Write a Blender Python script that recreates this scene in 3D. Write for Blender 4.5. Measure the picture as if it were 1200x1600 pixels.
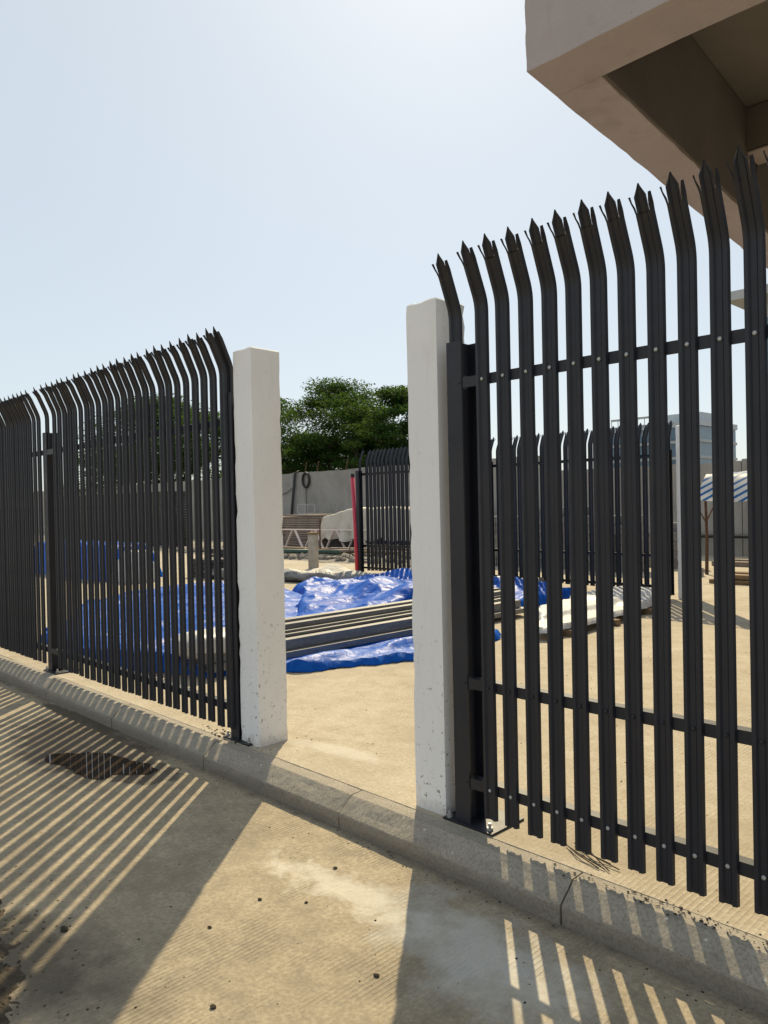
import bpy, bmesh, math, random
from mathutils import Vector, Matrix, noise
R = math.radians
scene = bpy.context.scene
for o in list(bpy.data.objects):
    bpy.data.objects.remove(o)
COL = scene.collection

# ------------------------------------------------------------------ camera
F_PX, YAW, PITCH, ROLL = 1191.5, 0.7734, -0.0095, -0.0211
d = Vector((-math.cos(YAW)*math.cos(PITCH), math.sin(YAW)*math.cos(PITCH), math.sin(PITCH)))
r0 = Vector((math.sin(YAW), math.cos(YAW), 0)); u0 = r0.cross(d)
r = r0*math.cos(ROLL) + u0*math.sin(ROLL)
u = -r0*math.sin(ROLL) + u0*math.cos(ROLL)
cam_data = bpy.data.cameras.new('camera'); cam = bpy.data.objects.new('camera', cam_data); COL.objects.link(cam)
m3 = Matrix((r, u, -d)).transposed()
cam.matrix_world = Matrix.Translation((0, 0, 1.5)) @ m3.to_4x4()
cam_data.sensor_fit = 'VERTICAL'; cam_data.sensor_height = 36; cam_data.lens = F_PX*36/1600
cam_data.clip_start = .05; cam_data.clip_end = 3000
scene.camera = cam

# ------------------------------------------------------------------ light
SUN_EL = R(43.7); SUN_AZ = math.atan2(-.64, .768)      # azimuth from +Y towards +X
sv = Vector((math.sin(SUN_AZ)*math.cos(SUN_EL), math.cos(SUN_AZ)*math.cos(SUN_EL), math.sin(SUN_EL)))
world = bpy.data.worlds.new('World'); scene.world = world; world.use_nodes = True
wn = world.node_tree.nodes; wl = world.node_tree.links
sky = wn.new('ShaderNodeTexSky'); sky.sky_type = 'NISHITA'; sky.sun_disc = False
sky.sun_elevation = SUN_EL; sky.sun_rotation = SUN_AZ
sky.air_density = 1.0; sky.dust_density = .8; sky.ozone_density = 1.0; sky.altitude = 0
bg = wn['Background']; bg.inputs[1].default_value = .085
hz_ = wn.new('ShaderNodeMix'); hz_.data_type = 'RGBA'; hz_.inputs[0].default_value = .64      # thin even haze veil over the clear sky
hz_.inputs[7].default_value = (8.6, 9.45, 9.85, 1)
wl.new(sky.outputs[0], hz_.inputs[6]); wl.new(hz_.outputs[2], bg.inputs[0])
sd = bpy.data.lights.new('sun', 'SUN'); sd.energy = 5.0; sd.angle = R(.55); sd.color = (1, .84, .54)
so = bpy.data.objects.new('sun', sd); COL.objects.link(so)
so.rotation_euler = sv.to_track_quat('Z', 'Y').to_euler(); so.location = sv*50
vs = scene.view_settings; vs.view_transform = 'Standard'; vs.look = 'None'; vs.gamma = 1; vs.exposure = 0.15
vs.use_curve_mapping = False
scene.cycles.max_bounces = 8

# ------------------------------------------------------------------ material helpers
class NT:
    def __init__(s, name):
        s.m = bpy.data.materials.new(name); s.m.use_nodes = True
        s.n = s.m.node_tree.nodes; s.l = s.m.node_tree.links
        s.p = s.n['Principled BSDF']; s.tc = s.n.new('ShaderNodeTexCoord')
        s.obj = s.tc.outputs['Object']
    def set(s, **k):
        for a, v in k.items():
            i = s.p.inputs[a.replace('_', ' ')]
            if hasattr(v, 'is_linked') or isinstance(v, bpy.types.NodeSocket): s.l.new(v, i)
            else: i.default_value = v
        return s
    def noise(s, scale, detail=4, rough=.6, vec=None, dist=0):
        n = s.n.new('ShaderNodeTexNoise'); n.inputs['Scale'].default_value = scale
        n.inputs['Detail'].default_value = detail; n.inputs['Roughness'].default_value = rough
        n.inputs['Distortion'].default_value = dist
        s.l.new(vec or s.obj, n.inputs['Vector']); return n.outputs['Fac']
    def map(s, scale=(1, 1, 1), loc=(0, 0, 0), rot=(0, 0, 0), vec=None):
        n = s.n.new('ShaderNodeMapping'); n.inputs['Scale'].default_value = scale
        n.inputs['Location'].default_value = loc; n.inputs['Rotation'].default_value = rot
        s.l.new(vec or s.obj, n.inputs['Vector']); return n.outputs[0]
    def voro(s, scale, feature='F1', vec=None):
        n = s.n.new('ShaderNodeTexVoronoi'); n.feature = feature; n.inputs['Scale'].default_value = scale
        s.l.new(vec or s.obj, n.inputs['Vector']); return n.outputs['Distance']
    def ramp(s, fac, *stops):
        n = s.n.new('ShaderNodeValToRGB'); e = n.color_ramp.elements
        while len(e) < len(stops): e.new(.5)
        for el, (p, c) in zip(e, stops):
            el.position = p; el.color = (c, c, c, 1) if not hasattr(c, '__len__') else (*c, 1)
        s.l.new(fac, n.inputs[0]); return n.outputs[0]
    def mix(s, fac, a, b, mode='MIX'):
        n = s.n.new('ShaderNodeMix'); n.data_type = 'RGBA'; n.blend_type = mode
        for sock, v in ((n.inputs[0], fac), (n.inputs[6], a), (n.inputs[7], b)):
            if isinstance(v, bpy.types.NodeSocket): s.l.new(v, sock)
            elif hasattr(v, '__len__'): sock.default_value = (*v, 1)
            else: sock.default_value = v
        return n.outputs[2]
    def math(s, op, a, b=0, c=None, clamp=False):
        n = s.n.new('ShaderNodeMath'); n.operation = op; n.use_clamp = clamp
        for i, v in enumerate((a, b) if c is None else (a, b, c)):
            if isinstance(v, bpy.types.NodeSocket): s.l.new(v, n.inputs[i])
            else: n.inputs[i].default_value = v
        return n.outputs[0]
    def sep(s, vec=None):
        n = s.n.new('ShaderNodeSeparateXYZ'); s.l.new(vec or s.obj, n.inputs[0]); return n.outputs
    def bump(s, h, strength=.5, dist=.01, normal=None):
        n = s.n.new('ShaderNodeBump'); n.inputs['Strength'].default_value = strength
        n.inputs['Distance'].default_value = dist; s.l.new(h, n.inputs['Height'])
        if normal: s.l.new(normal, n.inputs['Normal'])
        s.l.new(n.outputs[0], s.p.inputs['Normal']); return n.outputs[0]
    def blob(s, cx, cy, rx, ry, rot=0, soft=.5, nscale=3, namt=.5, detail=5):
        """0..1 mask: a stain with a ragged outline lying at a fixed place"""
        v = s.map(loc=(-cx, -cy, 0))
        v = s.map(rot=(0, 0, -rot), vec=v)
        v = s.map(scale=(1/rx, 1/ry, 0), vec=v)
        n = s.n.new('ShaderNodeVectorMath'); n.operation = 'LENGTH'; s.l.new(v, n.inputs[0])
        f = s.math('SUBTRACT', s.noise(nscale, detail, .65), .5)
        f = s.math('MULTIPLY_ADD', f, namt*2, n.outputs['Value'])
        return s.ramp(f, (1-soft, 1), (1.0, 0))

MATS = {}
def material(fn):
    MATS[fn.__name__] = fn()
    return fn

def grooves(t, pitch, mask_scale):
    """tined concrete: fine grooves that run along Y, worn away in places"""
    x = t.sep()[0]
    w = t.math('MULTIPLY_ADD', t.noise(.9, 2), .03, x)
    w = t.math('MULTIPLY_ADD', t.noise(14, 2), .004, w)
    ph = t.math('MULTIPLY', w, 2*math.pi/pitch)
    g = t.math('SINE', ph)
    g = t.ramp(g, (.0, 0), (.55, 1))
    # g in 0..1
    mask = t.ramp(t.noise(mask_scale, 5, .65), (.46, 0), (.66, 1))
    return g, mask

@material
def road():
    t = NT('road_concrete')
    base = t.mix(t.ramp(t.noise(.8, 5, .6), (.3, 0), (.7, 1)), (.385, .318, .222), (.51, .43, .305))
    base = t.mix(t.ramp(t.noise(7, 6, .7), (.38, 0), (.72, .9)), base, (.27, .225, .165))
    base = t.mix(t.ramp(t.noise(55, 4, .8), (.40, .55), (.62, 0)), base, (.20, .165, .115))
    g, mask = grooves(t, .021, 2.6)
    gm = t.math('MULTIPLY', t.math('SUBTRACT', 1, g), mask)
    bl = t.ramp(t.noise(2.1, 7, .72, dist=.5), (.55, 0), (.72, .42))
    base = t.mix(bl, base, (.24, .20, .145))
    base = t.mix(t.math('MULTIPLY', gm, .36), base, (.19, .155, .11))
    # dark grit specks and pits
    sp = t.ramp(t.voro(70, vec=t.map(scale=(1, 1, .2))), (.07, 1), (.13, 0))
    sp = t.math('MULTIPLY', sp, t.ramp(t.noise(5, 3), (.38, 0), (.58, 1)))
    base = t.mix(t.math('MULTIPLY', sp, .85), base, (.07, .06, .05))
    # spilled pale cement dust
    d1 = t.blob(-2.50, 2.12, .55, .12, R(4), .6, 8, 1.5, 9)
    d2 = t.blob(-1.75, 2.16, .66, .30, R(-8), .8, 6, 1.0, 9)
    base = t.mix(t.math('MULTIPLY', d1, .55), base, (.66, .62, .54))
    base = t.mix(t.math('MULTIPLY', d2, .78), base, (.55, .53, .48))
    # damp patch around the puddle
    w = t.blob(-5.35, 2.18, 1.12, .46, R(-6), .38, 3.2, .8, 8)
    w2 = t.blob(-4.62, 2.2, .42, .20, R(10), .10, 6, .6, 7)
    w3 = t.blob(-6.1, 2.46, .75, .07, 0, .2, 5, .6, 6)
    wet = t.math('MAXIMUM', t.math('MAXIMUM', w, w2), w3)
    base = t.mix(t.math('MULTIPLY', wet, .80), base, (.066, .049, .034))
    # earthy dirt near the heap
    e = t.blob(-3.0, .95, .75, .30, R(20), .6, 4, .8, 7)
    base = t.mix(t.math('MULTIPLY', e, .8), base, (.085, .07, .05))
    # dirt along the kerb foot
    y = t.sep()[1]
    f = t.math('MULTIPLY_ADD', t.noise(5, 5, .7), .14, t.math('SUBTRACT', y, .07))
    f = t.ramp(f, (.0, 0), (1, 1)); 
    k = t.math('SUBTRACT', t.math('MULTIPLY_ADD', t.noise(6, 5, .7), .16, y), 2.54)
    k = t.math('MULTIPLY', k, 14, clamp=True)
    base = t.mix(t.math('MULTIPLY', k, .6), base, (.09, .08, .06))
    sc = t.ramp(t.noise(9, 8, .8, vec=t.map(rot=(0, 0, .7), scale=(1, .16, 1)), dist=1.2), (.60, 0), (.66, .5))
    base = t.mix(t.math('MULTIPLY', sc, t.ramp(t.noise(1.8, 3), (.5, 0), (.65, 1))), base, (.16, .13, .09))
    rough = t.mix(wet, (.9, .9, .9), (.32, .32, .32))
    t.set(Base_Color=base, Roughness=rough)
    t.p.inputs['Specular IOR Level'].default_value = .3
    h = t.math('MULTIPLY', t.math('MULTIPLY', g, mask), 1.3)
    h = t.math('MULTIPLY_ADD', t.noise(38, 6, .75), 1.2, h)
    h = t.math('MULTIPLY_ADD', t.noise(5, 4), 1.2, h)
    t.bump(h, .75, .006)
    return t.m

@material
def yard():
    t = NT('yard_concrete')
    base = t.mix(t.ramp(t.noise(.5, 5, .6), (.3, 0), (.7, 1)), (.44, .385, .30), (.56, .50, .40))
    base = t.mix(t.ramp(t.noise(6, 6, .7), (.4, 0), (.75, .8)), base, (.37, .31, .23))
    base = t.mix(t.ramp(t.noise(50, 4, .8), (.38, .5), (.6, 0)), base, (.27, .22, .15))
    g, mask = grooves(t, .024, 1.3)
    gm = t.math('MULTIPLY', t.math('SUBTRACT', 1, g), mask)
    base = t.mix(t.math('MULTIPLY', gm, .35), base, (.27, .22, .15))
    s1 = t.ramp(t.noise(1.1, 6, .7, dist=.6), (.58, 0), (.72, 1))
    base = t.mix(t.math('MULTIPLY', s1, .45), base, (.22, .18, .13))
    s3 = t.ramp(t.noise(2.4, 7, .72, dist=.8), (.56, 0), (.70, .5))
    base = t.mix(s3, base, (.30, .25, .18))
    xy = t.map(rot=(0, 0, R(38)))
    tyre = t.math('ABSOLUTE', t.math('SINE', t.math('MULTIPLY_ADD', t.noise(.35, 3), 1.2, t.math('MULTIPLY', t.sep(xy)[0], 1.7))))
    tyre = t.math('MULTIPLY', t.ramp(tyre, (.90, 0), (.96, 1)), t.ramp(t.noise(1.7, 5, .7), (.45, 0), (.65, .5)))
    base = t.mix(tyre, base, (.29, .24, .18))
    s2 = t.blob(-3.55, 3.02, .5, .10, R(8), .6, 6, .6)
    base = t.mix(t.math('MULTIPLY', s2, .5), base, (.58, .54, .47))
    t.set(Base_Color=base, Roughness=.92); t.p.inputs['Specular IOR Level'].default_value = .25
    h = t.math('MULTIPLY', t.math('MULTIPLY', g, mask), .7)
    h = t.math('MULTIPLY_ADD', t.noise(38, 6, .75), 1.0, h)
    t.bump(h, .6, .005)
    return t.m

@material
def kerb():
    t = NT('kerb_concrete')
    base = t.mix(t.ramp(t.noise(1.6, 5), (.3, 0), (.7, 1)), (.30, .265, .215), (.41, .365, .30))
    base = t.mix(t.ramp(t.noise(9, 6, .7, vec=t.map(scale=(.5, 1, 2.2))), (.42, 0), (.75, .8)), base, (.25, .225, .185))
    base = t.mix(t.ramp(t.noise(80, 3, .8), (.36, .55), (.55, 0)), base, (.14, .12, .09))
    z = t.sep()[2]
    lo = t.math('MULTIPLY', t.math('SUBTRACT', t.math('MULTIPLY_ADD', t.noise(7, 4), .08, -.075), z), 12, clamp=True)
    base = t.mix(t.math('MULTIPLY', lo, .45), base, (.12, .10, .072))
    sp = t.ramp(t.voro(16), (.05, 1), (.11, 0))
    sp = t.math('MULTIPLY', sp, t.ramp(t.noise(2.2, 2), (.5, 0), (.6, 1)))
    base = t.mix(sp, base, (.62, .60, .56))
    moss = t.blob(-.9, 2.5, .6, .3, 0, .6, 4, .6)
    base = t.mix(t.math('MULTIPLY', moss, .35), base, (.11, .12, .05))
    t.set(Base_Color=base, Roughness=.9); t.p.inputs['Specular IOR Level'].default_value = .3
    h = t.math('MULTIPLY_ADD', t.noise(60, 5, .7), .5, t.noise(9, 4))
    t.bump(h, .6, .008)
    return t.m

@material
def pillar_paint():
    t = NT('white_painted_plaster')
    z = t.sep()[2]
    base = t.mix(t.ramp(t.noise(2.2, 5), (.35, 0), (.7, 1)), (.79, .785, .785), (.83, .825, .82))
    base = t.mix(t.ramp(t.noise(16, 5, .7, vec=t.map(scale=(1, 1, .18))), (.54, 0), (.80, .30)), base, (.56, .53, .49))
    chips = t.ramp(t.noise(34, 4, .6), (.64, 0), (.665, 1))
    low = t.math('MULTIPLY', t.math('SUBTRACT', 1.2, z), .9, clamp=True)
    low2 = t.math('POWER', low, 1.3)
    chips = t.math('MULTIPLY', chips, t.math('MULTIPLY_ADD', low2, .85, .10))
    chips2 = t.ramp(t.noise(52, 4, .6), (.645, 0), (.67, .9))
    base = t.mix(t.math('MULTIPLY', chips2, low2), base, (.17, .14, .11))
    base = t.mix(chips, base, (.22, .185, .15))
    foot = t.math('MULTIPLY', t.math('SUBTRACT', t.math('MULTIPLY_ADD', t.noise(9, 6, .75), .34, -.09), z), 9, clamp=True)
    base = t.mix(t.math('MULTIPLY', foot, .55), base, (.40, .32, .22))
    t.set(Base_Color=base, Roughness=.7)
    h = t.math('MULTIPLY_ADD', chips, -1.5, t.noise(24, 5, .7))
    t.bump(h, .35, .004)
    return t.m

@material
def fence_metal():
    t = NT('black_powder_coat')
    c = t.mix(t.ramp(t.noise(3, 4), (.3, 0), (.7, 1)), (.011, .0125, .019), (.018, .020, .029))
    dust = t.ramp(t.noise(9, 6, .75, vec=t.map(scale=(1, 1, .25))), (.52, 0), (.8, .5))
    c = t.mix(dust, c, (.042, .038, .033))
    scr = t.ramp(t.noise(26, 6, .7, vec=t.map(scale=(1, 1, .06))), (.66, 0), (.70, .5))
    c = t.mix(scr, c, (.10, .095, .09))
    t.set(Base_Color=c, Roughness=t.ramp(t.noise(12, 4), (.3, .40), (.7, .58)))
    t.p.inputs['Specular IOR Level'].default_value = .45
    t.bump(t.noise(180, 2), .08, .001)
    return t.m

@material
def zinc():
    t = NT('galvanised_steel')
    c = t.mix(t.ramp(t.noise(40, 3), (.35, 0), (.65, 1)), (.30, .30, .30), (.46, .46, .45))
    t.set(Base_Color=c, Metallic=.5, Roughness=.5); return t.m

@material
def tube_metal():
    t = NT('grey_galvanised_tube')
    c = t.mix(t.ramp(t.noise(6, 5, vec=t.map(scale=(3, .4, 3))), (.35, 0), (.7, 1)), (.12, .12, .122), (.23, .228, .225))
    c = t.mix(t.ramp(t.noise(30, 5, .8), (.5, 0), (.75, .7)), c, (.30, .28, .25))
    t.set(Base_Color=c, Metallic=.1, Roughness=.5); t.bump(t.noise(50, 3), .1, .002); return t.m

@material
def canopy_paint():
    t = NT('cream_textured_plaster')
    c = t.mix(t.ramp(t.noise(1.2, 5), (.3, 0), (.7, 1)), (.39, .338, .335), (.45, .395, .388))
    c = t.mix(t.ramp(t.noise(5, 5, .7), (.6, 0), (.8, .4)), c, (.27, .22, .20))
    st = t.ramp(t.noise(3.2, 6, .7, vec=t.map(scale=(1, 1, .12))), (.52, 0), (.74, .55))
    c = t.mix(st, c, (.25, .205, .18))
    pit = t.ramp(t.voro(22), (.05, 1), (.09, 0)); pit = t.math('MULTIPLY', pit, t.ramp(t.noise(3, 2), (.55, 0), (.62, .8)))
    c = t.mix(pit, c, (.14, .11, .10))
    t.set(Base_Color=c, Roughness=.9)
    t.bump(t.math('MULTIPLY_ADD', t.noise(60, 5, .7), .6, t.noise(7, 5)), .55, .012); return t.m

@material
def canopy_inner():  # darker colour than the outer beams, set to make the canopy recess darker
    t = NT('dark_canopy_inner')
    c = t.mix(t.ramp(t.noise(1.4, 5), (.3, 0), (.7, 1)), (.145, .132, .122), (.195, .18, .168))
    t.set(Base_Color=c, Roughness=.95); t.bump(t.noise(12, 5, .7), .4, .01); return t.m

@material
def wall_plaster():
    t = NT('grey_cement_render')
    c = t.mix(t.ramp(t.noise(.45, 5, .65), (.35, 0), (.65, 1)), (.27, .255, .235), (.40, .38, .35))
    c = t.mix(t.ramp(t.noise(1.6, 6, .7, vec=t.map(scale=(1, 1, .35))), (.5, 0), (.72, .6)), c, (.20, .185, .17))
    z = t.sep()[2]
    c = t.mix(t.math('MULTIPLY', t.math('SUBTRACT', t.math('MULTIPLY_ADD', t.noise(1.3, 4), 1.4, -.35), z), .8, clamp=True), c, (.23, .19, .14))
    t.set(Base_Color=c, Roughness=.95); t.bump(t.noise(6, 6, .7), .5, .03); return t.m

def simple(key, name, c1, c2, scale=8, rough=.7, metallic=0, bump=.2, dist=.005, stretch=(1, 1, 1), spec=.5):
    t = NT(name)
    v = t.map(scale=stretch)
    n = t.noise(scale, 5, .65, vec=v)
    t.set(Base_Color=t.mix(t.ramp(n, (.32, 0), (.68, 1)), c1, c2), Roughness=rough, Metallic=metallic)
    t.p.inputs['Specular IOR Level'].default_value = spec
    if bump: t.bump(t.noise(scale*4, 4, .65, vec=v), bump, dist)
    MATS[key] = t.m
    return t

t = simple('tarp', 'blue_polythene_tarpaulin', (.003, .065, .38), (.005, .115, .53), 1.6, .42, 0, 0, spec=.11)
wv = t.noise(7, 5, .7, dist=.8)
t.bump(t.math('MULTIPLY_ADD', t.voro(5.5, 'DISTANCE_TO_EDGE', vec=t.map(scale=(1, 1.5, 1))), -1.6, wv), .32, .035)
simple('plastic_dark', 'dusty_grey_wrapping', (.10, .10, .105), (.30, .29, .28), 5, .38, 0, .7, .03, (1, 1, 2))
simple('plastic_white', 'white_plastic_sheet', (.46, .455, .45), (.62, .61, .60), 4, .42, 0, .5, .02)
simple('cream_sheet', 'cream_dust_sheet', (.50, .455, .38), (.64, .59, .51), 2.5, .75, 0, .6, .05, (1, 1, .4))
simple('board', 'weathered_grey_board', (.16, .125, .105), (.33, .27, .225), 5, .9, 0, .5, .01, (.4, 2, 4))
simple('plank', 'brown_timber', (.13, .085, .05), (.28, .19, .11), 6, .85, 0, .4, .01, (.4, 3, 3))
simple('dark_panel', 'dark_shuttering_ply', (.018, .016, .015), (.05, .042, .036), 3, .7, 0, .3, .01)
simple('red', 'red_plastic_pipe', (.55, .03, .06), (.62, .05, .09), 5, .38, 0, .05)
simple('pink', 'dusty_pink_painted_steel', (.85, .70, .64), (.90, .78, .72), 9, .65, 0, .2)
simple('rust', 'rusty_brown_steel', (.07, .035, .02), (.14, .075, .045), 14, .85, 0, .4)
simple('green', 'dark_green_pipe', (.02, .06, .045), (.04, .09, .07), 8, .5, 0, .1)
simple('rubber', 'black_rubber', (.014, .014, .014), (.03, .03, .028), 8, .6, 0, .1)
simple('grey_concrete', 'rough_grey_concrete', (.27, .25, .22), (.42, .39, .35), 7, .93, 0, .6, .01)
simple('block', 'grey_concrete_block', (.15, .145, .15), (.27, .26, .26), 6, .95, 0, .6, .01)
simple('soil', 'dark_dry_soil', (.045, .036, .026), (.12, .095, .068), 30, .97, 0, 1, .01, spec=.2)
simple('clod', 'dark_earth_clod', (.03, .026, .02), (.075, .06, .045), 30, .97, 0, .8, .005, spec=.2)
simple('sandheap', 'pale_cement_sand', (.55, .51, .44), (.70, .66, .58), 12, .95, 0, .7, .02, spec=.2)
simple('rubble', 'grey_brown_rubble', (.13, .115, .10), (.36, .32, .27), 6, .95, 0, .8, .02)
simple('terrain', 'dry_earth', (.19, .15, .10), (.30, .24, .165), .4, .98, 0, .6, .05)
simple('bark', 'grey_brown_bark', (.035, .028, .022), (.09, .07, .055), 12, .95, 0, .7, .03, (1, 1, .3))
simple('clad', 'blue_grey_cladding', (.10, .19, .27), (.14, .24, .33), 2, .5, 0, .1)
simple('clad_light', 'pale_grey_cladding', (.38, .43, .47), (.46, .51, .55), 2, .6, 0, .1)
simple('tower_grey', 'pale_grey_concrete', (.34, .36, .38), (.44, .46, .48), .5, .8, 0, .1)

@material
def glass():
    t = NT('blue_tinted_glazing')
    n = t.ramp(t.noise(.12, 3, vec=t.map(scale=(1, 1, 3))), (.35, 0), (.65, 1))
    t.set(Base_Color=t.mix(n, (.045, .095, .15), (.08, .15, .22)), Roughness=.12, Metallic=.0)
    t.p.inputs['Specular IOR Level'].default_value = .7
    return t.m

@material
def stripes():
    t = NT('blue_and_white_striped_sheet')
    o_ = t.sep()
    s = t.math('FRACT', t.math('MULTIPLY', t.math('MULTIPLY_ADD', o_[0], -.62, o_[2]), 1/.155))
    s = t.ramp(s, (.60, 0), (.63, 1))
    c = t.mix(s, (.70, .72, .74), (.02, .13, .42))
    t.set(Base_Color=c, Roughness=.5)
    t.bump(t.noise(5, 4), .4, .02)
    # thin woven sheet: sunlight glows through it
    tr = t.n.new('ShaderNodeBsdfTranslucent'); t.l.new(c, tr.inputs[0])
    mx = t.n.new('ShaderNodeMixShader'); mx.inputs[0].default_value = .45
    t.l.new(t.p.outputs[0], mx.inputs[1]); t.l.new(tr.outputs[0], mx.inputs[2])
    t.l.new(mx.outputs[0], t.n['Material Output'].inputs['Surface'])
    return t.m

@material
def leaf():
    t = NT('tree_leaf')
    n = t.noise(.5, 3); n2 = t.noise(3.5, 2)
    c = t.mix(t.ramp(n, (.35, 0), (.65, 1)), (.022, .052, .014), (.050, .105, .026))
    c = t.mix(t.ramp(n2, (.4, 0), (.7, .6)), c, (.055, .105, .02))
    t.set(Base_Color=c, Roughness=.8); t.p.inputs['Specular IOR Level'].default_value = .15
    tr = t.n.new('ShaderNodeBsdfTranslucent'); t.l.new(t.mix(.5, c, (.10, .17, .02)), tr.inputs[0])
    mx = t.n.new('ShaderNodeMixShader'); mx.inputs[0].default_value = .45
    t.l.new(t.p.outputs[0], mx.inputs[1]); t.l.new(tr.outputs[0], mx.inputs[2])
    t.l.new(mx.outputs[0], t.n['Material Output'].inputs['Surface'])
    return t.m

@material
def water():
    t = NT('muddy_water')
    t.set(Base_Color=(.040, .029, .020, 1), Roughness=.015)
    t.p.inputs['IOR'].default_value = 1.33
    t.bump(t.noise(9, 2), .02, .01)
    return t.m

# ------------------------------------------------------------------ mesh helpers
class MB:
    def __init__(s): s.v = []; s.f = []
    def add(s, verts, faces):
        k = len(s.v); s.v += [tuple(p) for p in verts]; s.f += [tuple(i+k for i in f) for f in faces]; return s
    def box(s, x0, x1, y0, y1, z0, z1):
        return s.add([(x0,y0,z0),(x1,y0,z0),(x1,y1,z0),(x0,y1,z0),(x0,y0,z1),(x1,y0,z1),(x1,y1,z1),(x0,y1,z1)],
                     [(0,3,2,1),(4,5,6,7),(0,1,5,4),(1,2,6,5),(2,3,7,6),(3,0,4,7)])
    def hexa(s, b, t_):
        """b, t_: four corners counter-clockwise, below and above"""
        return s.add(list(b)+list(t_), [(0,3,2,1),(4,5,6,7),(0,1,5,4),(1,2,6,5),(2,3,7,6),(3,0,4,7)])
    def bar(s, a, b, w, h, up=(0, 0, 1)):
        a = Vector(a); b = Vector(b); t_ = (b-a).normalized(); sd_ = t_.cross(Vector(up))
        if sd_.length < 1e-4: sd_ = Vector((1, 0, 0))
        sd_.normalize(); n_ = sd_.cross(t_)
        q = lambda p: [p-sd_*w/2-n_*h/2, p+sd_*w/2-n_*h/2, p+sd_*w/2+n_*h/2, p-sd_*w/2+n_*h/2]
        return s.add(q(a)+q(b), [(0,1,2,3),(7,6,5,4),(0,4,5,1),(1,5,6,2),(2,6,7,3),(3,7,4,0)])
    def tube(s, pts, rad, n=8, cap=True):
        pts = [Vector(p) for p in pts]; k = len(s.v)
        for i, p in enumerate(pts):
            t_ = (pts[min(i+1, len(pts)-1)]-pts[max(i-1, 0)]).normalized()
            a = t_.cross(Vector((.13, .21, .97)))
            if a.length < .2: a = t_.cross(Vector((1, 0, 0)))
            a.normalize(); b = t_.cross(a)
            rr = rad[i] if hasattr(rad, '__len__') else rad
            for j in range(n):
                an = 2*math.pi*j/n; s.v.append(tuple(p+a*math.cos(an)*rr+b*math.sin(an)*rr))
        for i in range(len(pts)-1):
            for j in range(n):
                s.f.append((k+i*n+j, k+i*n+(j+1) % n, k+(i+1)*n+(j+1) % n, k+(i+1)*n+j))
        if cap:
            s.f.append(tuple(k+j for j in range(n))[::-1]); s.f.append(tuple(k+(len(pts)-1)*n+j for j in range(n)))
        return s
    def mesh(s, name, mat, smooth=False):
        me = bpy.data.meshes.new(name); me.from_pydata(s.v, [], s.f); me.materials.append(MATS[mat])
        bm = bmesh.new(); bm.from_mesh(me); bmesh.ops.recalc_face_normals(bm, faces=bm.faces); bm.to_mesh(me); bm.free()
        if smooth: me.polygons.foreach_set('use_smooth', [True]*len(me.polygons))
        return me
    def build(s, name, mat, parent=None, smooth=False, loc=None, bevel=0):
        me = s.mesh(name, mat, smooth)
        if bevel:
            bm = bmesh.new(); bm.from_mesh(me)
            bmesh.ops.bevel(bm, geom=bm.edges[:], offset=bevel, segments=2, affect='EDGES', profile=.6)
            bm.to_mesh(me); bm.free()
        return link(name, me, parent, loc)

def link(name, data, parent=None, loc=None, rz=0):
    o = bpy.data.objects.new(name, data); COL.objects.link(o)
    if parent: o.parent = parent
    if loc: o.location = loc
    if rz: o.rotation_euler.z = rz
    return o
def tag(o, label=None, cat=None, group=None, kind=None):
    if label: o['label'] = label
    if cat: o['category'] = cat
    if group: o['group'] = group
    if kind: o['kind'] = kind
    return o
def thing(name, label, cat, loc=(0, 0, 0), rz=0, group=None):
    return tag(link(name, None, None, loc, rz), label, cat, group)
def shade_auto(o, ang=35):
    me = o.data
    bm = bmesh.new(); bm.from_mesh(me)
    for f in bm.faces: f.smooth = True
    for e in bm.edges:
        if len(e.link_faces) == 2 and e.calc_face_angle(0) > R(ang): e.smooth = False
    bm.to_mesh(me); bm.free()
rnd = random.Random(7)
def fbm(x, y, z, s, oct=4):
    return noise.fractal(Vector((x*s, y*s, z*s)), 1.0, 2.0, oct)

# ------------------------------------------------------------------ setting: ground, road, yard, kerb
g = MB().add([(-900,-900,-.45),(900,-900,-.45),(900,900,-.45),(-900,900,-.45)], [(0,1,2,3)]).build('ground', 'terrain')
tag(g, kind='structure')
rd = MB().box(-60, 40, -30, 2.56, -.44, -.15).build('road', 'road'); tag(rd, kind='structure')
yd = MB().box(-70, 40, 2.695, 26, -.43, .0024).build('yard_floor', 'yard'); tag(yd, kind='structure')

kb = link('kerb', None); tag(kb, kind='structure')
# a stone is 1.31 m long; joints seen at X -4.28, -2.96, -1.65
def kerb_mesh(seed):
    rr = random.Random(seed); L = 1.306; n = 60
    prof = [(2.705, -.2), (2.529, -.2), (2.529, -.152), (2.527, -.11), (2.528, -.076), (2.531, -.069), (2.560, -.047), (2.590, -.024), (2.611, -.006), (2.618, -.001), (2.655, .0005), (2.705, .0012)]
    vs_, fs = [], []
    for i in range(n+1):
        x = L*i/n
        e = min(x, L-x); ch = max(0, .005-e)*.35
        for j, (y, z) in enumerate(prof):
            q = fbm(x+seed*9.1, y*3, z*3, 5, 4)*.0035 + fbm(x+seed*3, y, z, 22, 2)*.0016
            if 2 <= j <= 11: y += -q + ch*.6; z += q*.6 - ch*.6
            vs_.append((x, y, z))
    m = len(prof)
    for i in range(n):
        for j in range(m-1): fs.append((i*m+j, i*m+j+1, (i+1)*m+j+1, (i+1)*m+j))
    fs.append(tuple(range(m))); fs.append(tuple(n*m+j for j in range(m))[::-1])
    b = MB().add(vs_, fs); return b.mesh('kerb_stone', 'kerb')
kms = [kerb_mesh(i) for i in range(5)]
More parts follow.
